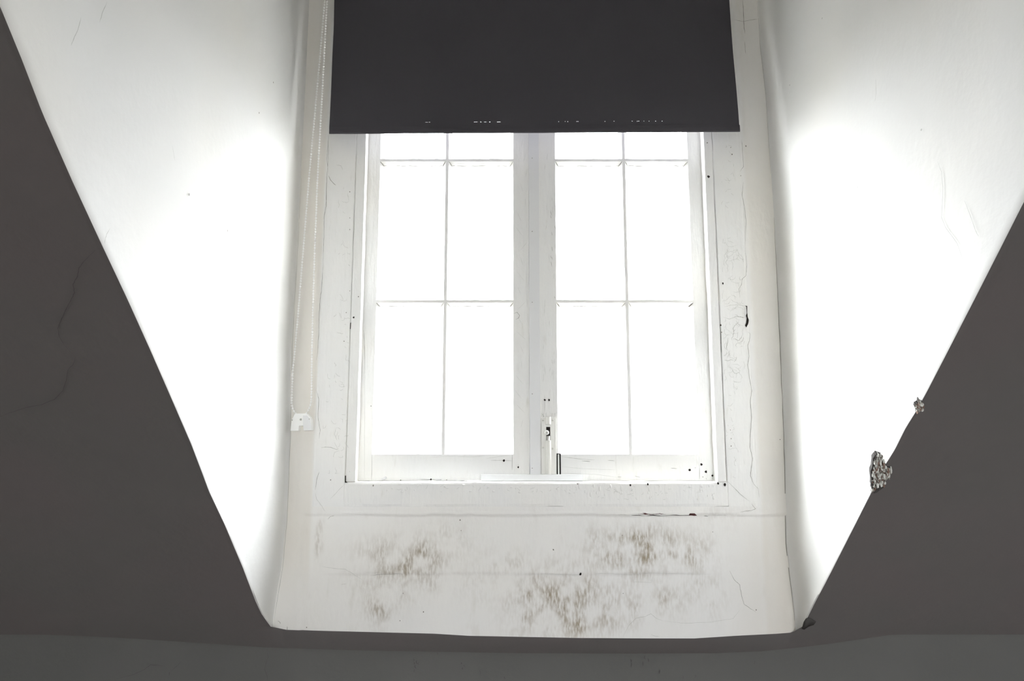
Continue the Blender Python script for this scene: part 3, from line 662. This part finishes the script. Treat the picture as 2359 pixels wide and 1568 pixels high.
def sash(name, xo0, xo1, xi0, xi1, xm, seed, left):
    """xo: outer edges, xi: inner faces of the stiles, xm: centre of the upright bar"""
    m = MB(); zt = Z_TT - 0.052
    vbar(m, xo0, xi0, 0, BV, Z_SB, Z_TT, seed); vbar(m, xi1, xo1, BV, 0, Z_SB, Z_TT, seed + 1)
    hbar(m, Z_SB, Z_RT, 0, BV, xi0 + .0002, xi1 - .0002, seed + 2); hbar(m, zt, Z_TT, BV, 0, xi0, xi1, seed + 3)
    def mk(pts, wd, mt=M_CRACK, jit=.0002): m.ribbon([on_wall(px, py, SY) for px, py in pts], N_WALL, wd, mt, off=.0009, jit=jit, sub=4)
    def dt(a, b, r, mt=M_DARK): m.disc(on_wall(a, b, SY), N_WALL, r, mt, .001)
    if left:
        mk([(838, 760), (840, 800), (841, 860)], .0009); mk([(841, 860), (840, 1000), (840, 1104)], .0006, M_FAINT)
        mk([(857, 1046), (856, 1108)], .0009); mk([(1180, 1046), (1180, 1082)], .0011); mk([(1130, 1060), (1152, 1060), (1180, 1061)], .0006); dt(1161, 1060.5, .0030); dt(1194, 1076, .0022)
        mk([(1194, 1068), (1194, 1080)], .0006); dt(993, 1104, .0024); mk([(965, 1103), (993, 1104), (1015, 1104)], .0008); dt(923, 1106, .0018, M_CRACK)
        mk([(990, 1053), (1040, 1051), (1090, 1052), (1120, 1049)], .0005, M_FAINT); mk([(1120, 1056), (1150, 1051), (1175, 1049)], .0005, M_FAINT); dt(1029, 1105, .0012, M_CRACK)
        for y0 in range(320, 1000, 34): mk([(random.uniform(1186, 1215), y0), (random.uniform(1186, 1215), y0 + random.uniform(10, 34))][:1] + [(random.uniform(1190, 1212), y0 + 20)], .0004, M_FAINT)
        mk([(1184, 722), (1191, 719), (1197, 726), (1195, 732), (1188, 736)], .0010, M_CRACK); dt(855, 935, .0013, M_CRACK)
    else:
        mk([(1291, 1051), (1320, 1055), (1350, 1058), (1370, 1059)], .0006); mk([(1293, 1074), (1340, 1079), (1390, 1081), (1420, 1082)], .0005, M_FAINT)
        mk([(1340, 1061), (1352, 1062), (1360, 1062.5)], .0012); mk([(1400, 1060), (1416, 1061)], .0008); mk([(1300, 1090), (1370, 1092), (1430, 1100)], .0005, M_FAINT)
        mk([(1422, 1098), (1432, 1098)], .0010); mk([(1462, 1096), (1475, 1099)], .0008)
        dt(1615.5, 1069.5, .0033); dt(1588.5, 1082, .0028); dt(1626, 1086.5, .0032); dt(1641, 1095, .0030); mk([(1641, 1088), (1641, 1104)], .0008); mk([(1611, 1076), (1611, 1104)], .0009)
        mk([(1545, 1078), (1560, 1079)], .0012, M_CRACK); mk([(1600, 1077), (1604, 1077)], .0010); dt(1619, 1098, .0012, M_CRACK); mk([(1627, 1100), (1627, 1104)], .0008, M_CRACK)
        for k in range(26):
            a, b = random.uniform(1247, 1278), random.uniform(330, 900); mk([(a, b), (a + random.uniform(-2, 2), b + random.uniform(8, 26))], .0005, M_FAINT)
        for k in range(9):
            a, b = random.uniform(1262, 1278), random.uniform(480, 700); mk([(a, b), (a + 2, b + random.uniform(5, 14))], .0008, M_CRACK)
        dt(1255, 921, .0026); dt(1264.5, 921, .0026); mk([(1255, 910), (1255, 955)], .0006); mk([(1264, 915), (1264, 928)], .0006); mk([(1249, 953), (1253, 959), (1251, 960)], .0012)
        for a in (1248, 1252, 1258, 1272, 1277, 1280): mk([(a, 950), (a, 960)], .0006)
        # open joint between stile and bottom rail with a slipped white bead
        for px0, px1, mt, d in [(1282.5, 1292, M_DARK, .0008), (1285, 1288.5, M_WOOD, .0035)]:
            m.box(wx(px0, SY, 1070), wx(px1, SY, 1070), SY - d, SY + .002, wz(1093, SY), wz(1046 if mt is M_WOOD else 1044, SY), mt)
    o = m.build(name, parent=win)
    v = MB(); vbar(v, xm - .0040, xm + .0040, BV, BV, Z_RT, zt, seed + 5, seg=80, jit=.0010); v.build('muntin', parent=o)
    for zc, sdd in ((Z_B1, 6), (Z_B2, 7)):
        h = MB(); hbar(h, zc - .0036, zc + .0036, BV, BV, xi0 - .002, xi1 + .002, seed + sdd, seg=60, jit=.0010)
        zl = zc - .0036 - BV
        for ca, cb in ((xi0, xm - .004), (xm + .004, xi1)):   # grime along the lower putty line and in the mitred corners
            nn = Vector((0, -.9, -.42)).normalized(); x_ = ca + BV
            while x_ < cb - BV:
                ln = random.uniform(.006, .03)
                if random.random() < .75: h.ribbon([Vector((x_, SY + .0145, zl + .0012 + random.uniform(-.0005, .0006))), Vector((min(x_ + ln, cb - BV), SY + .0145, zl + .0012 + random.uniform(-.0005, .0006)))], nn, random.uniform(.0006, .0014), M_CRACK, off=.0010, jit=.0003)
                if random.random() < .35: h.ribbon([Vector((x_, SY + .006, zl + .0056)), Vector((min(x_ + ln, cb - BV), SY + .006, zl + .0052))], nn, .0006, M_FAINT, off=.0010, jit=.0003)
                x_ += ln * random.uniform(.8, 1.5)
            for xc, sg in ((ca, 1), (cb, -1)):
                h.ribbon([Vector((xc + sg * .0005, SY, zc - .0036)), Vector((xc + sg * BV * 1.1, SY + .0155, zl))], nn, random.uniform(.0012, .003), random.choice([M_CRACK, M_CRACK, M_DARK]), off=.0016, jit=.0003)
                h.ribbon([Vector((xc + sg * (BV + .0006), SY + .0150, zl + .001)), Vector((xc + sg * (BV + .0006), SY + .0150, zl - random.uniform(.01, .05)))], Vector((sg * .42, -.9, 0)).normalized(), .0012, M_CRACK, off=.0012, jit=.0002)
        h.build('muntin', parent=o)
    zz = [(Z_RT, Z_B1 - .0036), (Z_B1 + .0036, Z_B2 - .0036), (Z_B2 + .0036, zt)]
    for za, zb_ in zz:
        for xa, xb in ((xi0, xm - .004), (xm + .004, xi1)):
            g = MB(); e = .004; g.add([(xa + e, GY, za + e), (xb - e, GY, za + e), (xb - e, GY, zb_ - e), (xa + e, GY, zb_ - e)], [(0, 1, 2, 3)], M_GLASS); g.build('glass_pane', parent=o)
    return o
s_l = sash('casement_sash', STP_L - .012, wx(1219, SY), wx(866.5, SY), wx(1182.5, SY), wx(1025.5, SY), 20, True)
s_l['label'] = 'left casement sash with six panes'
s_r = sash('casement_sash', wx(1243, SY), STP_R + .012, wx(1282, SY), wx(1597, SY), wx(1444.5, SY), 40, False)
s_r['label'] = 'right casement sash with six panes and a bolt'
a_ = MB(); x0, x1 = wx(1219.3, SY - .004), wx(1243, SY - .004)
a_.sweep([(x0, SY - .004), (x1, SY - .004), (x1, SY + .03), (x0, SY + .03)], Z_SB, Z_TT, 'z', M_STRIP, seg=20, jit=.0003, seed=77)
for b in (364, 533, 696, 907, 1078): a_.disc(on_wall(1226, b, SY - .004), N_WALL, .0012, M_CRACK, .0006)
a_.build('astragal', parent=win)

# sash bolt on the right stile
bt = thing(empty('barrel_bolt', (wx(1264, SY, 1000), SY, wz(1090, SY))), 'small white painted barrel bolt low on the middle of the window', 'bolt')
PY = SY - .0035
b = MB(); b.box(wx(1247, PY, 1000), wx(1281, PY, 1000), PY, SY - .0008, wz(1092, PY), wz(962.5, PY), M_METAL); b.build('base_plate', parent=bt, bevel=.0008)
BX = wx(1263, PY, 1000); RB = .0072; BYc = PY - .002
def barrel(name, za, zb2):
    b = MB(); P = []
    for z in frange(za, zb2, 8):
        P.append([(BX + RB * math.cos(a) * (1 if True else 0), BYc - RB * .95 * math.sin(a), z) for a in frange(-0.35, math.pi + .35, 18)])
    b.grid(P, M_METAL)
    P2 = [[(BX + (RB - .0012) * math.cos(a), BYc - (RB - .0012) * .95 * math.sin(a), z) for a in frange(-0.35, math.pi + .35, 18)] for z in (za, zb2)]
    b.grid(P2, M_DARK, flip=True); b.grid([P[0], P2[0]], M_METAL); b.grid([P2[1], P[-1]], M_METAL); b.build(name, parent=bt, smooth=True)
barrel('barrel', wz(977, PY), wz(960, PY)); barrel('barrel', wz(1093, PY), wz(1014, PY))
b = MB(); b.tube([(BX, BYc - .0008, wz(1093, PY)), (BX, BYc - .0008, wz(1004, PY))], .0048, M_STEEL, 14); b.build('bolt_rod', parent=bt, smooth=True)
b = MB(); b.box(BX - .0052, BX + .0052, PY - .0004, PY + .0002, wz(1014, PY), wz(983, PY), M_DARK); b.build('slot', parent=bt)
b = MB(); kz = wz(996, PY - .02); kx = wx(1259.5, PY - .02, 996)
b.tube([(kx + .001, PY - .001, kz), (kx, PY - .012, kz), (kx, PY - .013, kz), (kx, PY - .019, kz), (kx, PY - .021, kz)], [.0028, .0028, .0058, .0062, .0046], M_METAL, 18)
b.tube([(kx, PY - .0212, kz), (kx, PY - .0216, kz)], [.0028, .0024], M_PLASTIC_D, 12); b.build('knob', parent=bt, smooth=False)
for px, py in ((1251, 968), (1273.5, 968), (1251, 1031), (1273.5, 1033)):
    b = MB(); p = on_wall(px, py, PY); b.sphere(p, .0030, M_METAL, 12, 6, (1, .45, 1)); b.box(p.x - .0022, p.x + .0022, PY - .0016, PY - .0012, p.z - .0003, p.z + .0003, M_CRACK); b.build('screw', parent=bt)

# loose pieces on the sill
b = MB(); SYP = .020
b.box(wx(1108, SYP, 1100), wx(1343, SYP, 1100), SYP, SY - .0015, OPEN_B + .0012, wz(1092.5, SYP), M_STRIP)
o = b.build('wooden_strip', bevel=.001); thing(o, 'short white wooden strip lying on the sill under the bolt', 'strip')
for px, py, tilt, lb in ((885, 1102, .5, 'tiny white wooden peg in the bottom rail, nearest the left corner of the window'), (1011, 1105.5, .12, 'tiny white wooden peg in the bottom rail beside the black nail hole')):
    b = MB(); p = on_wall(px, py, SY - .003); d = Vector((math.cos(tilt), 0, math.sin(tilt))) * .0066
    b.tube([p - d, p - d * .9, p + d * .9, p + d], [.0016, .0028, .0028, .0016], M_STRIP, 10)
    b.tube([p, p + Vector((0, .006, 0))], .0012, M_STRIP, 8)
    o = b.build('wooden_peg', smooth=True); thing(o, lb, 'peg', 'white pegs in the bottom rail')

# ------------------------------------------------------------------ roller blind
bl = thing(empty('roller_blind', (0.062, -0.03, 2.36)), 'charcoal blackout roller blind pulled halfway down over the window', 'blind')
def by(py): return -0.026 - 0.026 * py / 305.0
LE = [(-160, 777), (0, 770), (60, 769), (120, 766), (200, 763), (260, 760), (290, 758.3), (303, 758.5), (308, 761)]
RE = [(-160, 1674), (0, 1680), (60, 1684), (120, 1688.5), (200, 1696), (260, 1701), (303, 1704), (308, 1704)]
f = MB(); rows_py = frange(-150, 262, 40) + frange(262, 276, 3)[1:] + [277.82, 278.0] + frange(278.0, 300, 5)[1:]
rows_py = sorted(set([round(v, 3) for v in rows_py])); hole_r = rows_py.index(277.82)
NC = 946; P = []
for ri, py in enumerate(rows_py):
    l, r = interp(LE, py), interp(RE, py); row = []
    for k in range(NC + 1):
        t = k / NC; px = l + (r - l) * t; yy = py + (1 - t) * 5.0 * sstep(150, 300, py)
        Y = by(py) + 0.003 * math.sin(t * 7) * (1 - sstep(200, 300, py)) * .4
        row.append(on_wall(px, yy, Y))
    P.append(row)
holes = set()
for a0, a1, pr in ((958, 1012, .28), (1085, 1165, .38), (1288, 1345, .4), (1395, 1440, .18), (1455, 1530, .3)):
    for px in range(a0, a1, 3):
        if random.random() < pr * .8: holes.add(int((px - 760) / 944 * NC))
f.grid(P, M_BLIND, skip=lambda r, c_: r == hole_r and c_ in holes)
f.build('blind_fabric', parent=bl, smooth=True)
h = MB(); pts = []
for k in range(61):
    t = k / 60; l, r = 758.6, 1704.4; px = l + (r - l) * t
    pts.append(on_wall(px, 296.5 + (1 - t) * 5.0 + .6 * nz(t * 9, 3.3), by(300)))
P = []
for p in pts:
    a = []
    for (dy, dz) in ((-.0004, .0110), (-.0014, .004), (-.0018, -.0052), (-.0006, -.0082), (.0012, -.0082), (.0035, -.0062), (.0042, 0), (.0035, .0110)): a.append(p + Vector((0, dy, dz)))
    P.append(a + [a[0]])
h.grid(P, M_BLIND, flip=True); h.f.append(tuple(range(8))); h.m.append(0); h.f.append(tuple(60 * 9 + j for j in range(8))[::-1]); h.m.append(0)
h.build('hem_bar', parent=bl, smooth=False)
zt = P0z = on_wall(1230, -150, by(-150)).z
rt = MB(); rt.tube([(on_wall(770, -150, -.03).x, -.045, zt + .004), (on_wall(1690, -150, -.03).x, -.045, zt + .004)], .0245, M_BLIND, 24); rt.build('roller_tube', parent=bl, smooth=False)
for px in (762, 1698):
    x = on_wall(px, -150, -.03).x; k_ = MB(); k_.box(x - .003, x + .003, -.072, .006, zt - .025, zt + .032, M_PLASTIC); k_.build('bracket', parent=bl, bevel=.001)
# bead chain loop
CL = [(-140, 757), (0, 748.5), (420, 711), (620, 695), (720, 687), (820, 678), (850, 674.5), (900, 672.3), (930, 671.8), (940, 673.5), (947, 677), (951.5, 681)]
CR = [(-140, 760), (0, 753.4), (420, 731), (620, 723.5), (720, 720.6), (820, 718.4), (900, 717.8), (925, 717), (935, 714.5), (945, 710), (951, 706)]
ch = MB()
def chain(tab):
    path = []
    for py in frange(-140, tab[-1][0], 700): path.append(on_wall(interp(tab, py), py, -0.034 + 0.020 * max(0, py) / 951))
    ch.tube(path[::12] + [path[-1]], .0008, M_PLASTIC, 5)
    acc = 0; last = path[-1]; ch.sphere(last, .0023, M_PLASTIC)
    for p in reversed(path):
        acc += (p - last).length; last = p
        if acc >= .0066: acc = 0; ch.sphere(p, .0026, M_PLASTIC, 10, 7)
chain(CL); chain(CR); cho = ch.build('bead_chain', parent=bl, smooth=True); cho['label'] = 'white plastic bead chain loop'

# chain holder on the wall
def tp(u, v): return (640 + u / 10.453, 880 + v / 10.453)
OUT = [(410, 755), (690, 750), (735, 800), (775, 840), (797, 890), (806, 1000), (816, 1158), (616, 1165), (608, 1050), (515, 1052), (505, 1170), (305, 1172), (318, 1000), (330, 900), (365, 845), (390, 790)]
TY = -0.019
t_ = empty('chain_tensioner', tuple(on_wall(694, 992, 0)))
thing(t_, 'small white plastic chain holder on the wall at the foot of the bead chain', 'chain holder')
b = MB(); b.prism([on_wall(*tp(u, v), TY) for u, v in OUT][::-1], (0, 1, 0), .0205, M_PLASTIC); b.build('holder_body', parent=t_, bevel=.0008)
b = MB(); b.prism([on_wall(*tp(u, v), TY - .0004) for u, v in [(608, 800), (700, 800), (770, 870), (796, 1000), (806, 1148), (622, 1152), (612, 1040), (606, 1000)]][::-1], (0, 1, 0), .0008, M_STRIP); b.build('cover_plate', parent=t_)
for u, v, r in ((552, 898, .0030), (347, 912, .0016), (757, 888, .0014)):
    b = MB(); p = on_wall(*tp(u, v), TY); b.tube([p + Vector((0, .001, 0)), p + Vector((0, -.0008, 0))], [r, r * .9], M_PLASTIC_D, 12); b.build('screw', parent=t_)
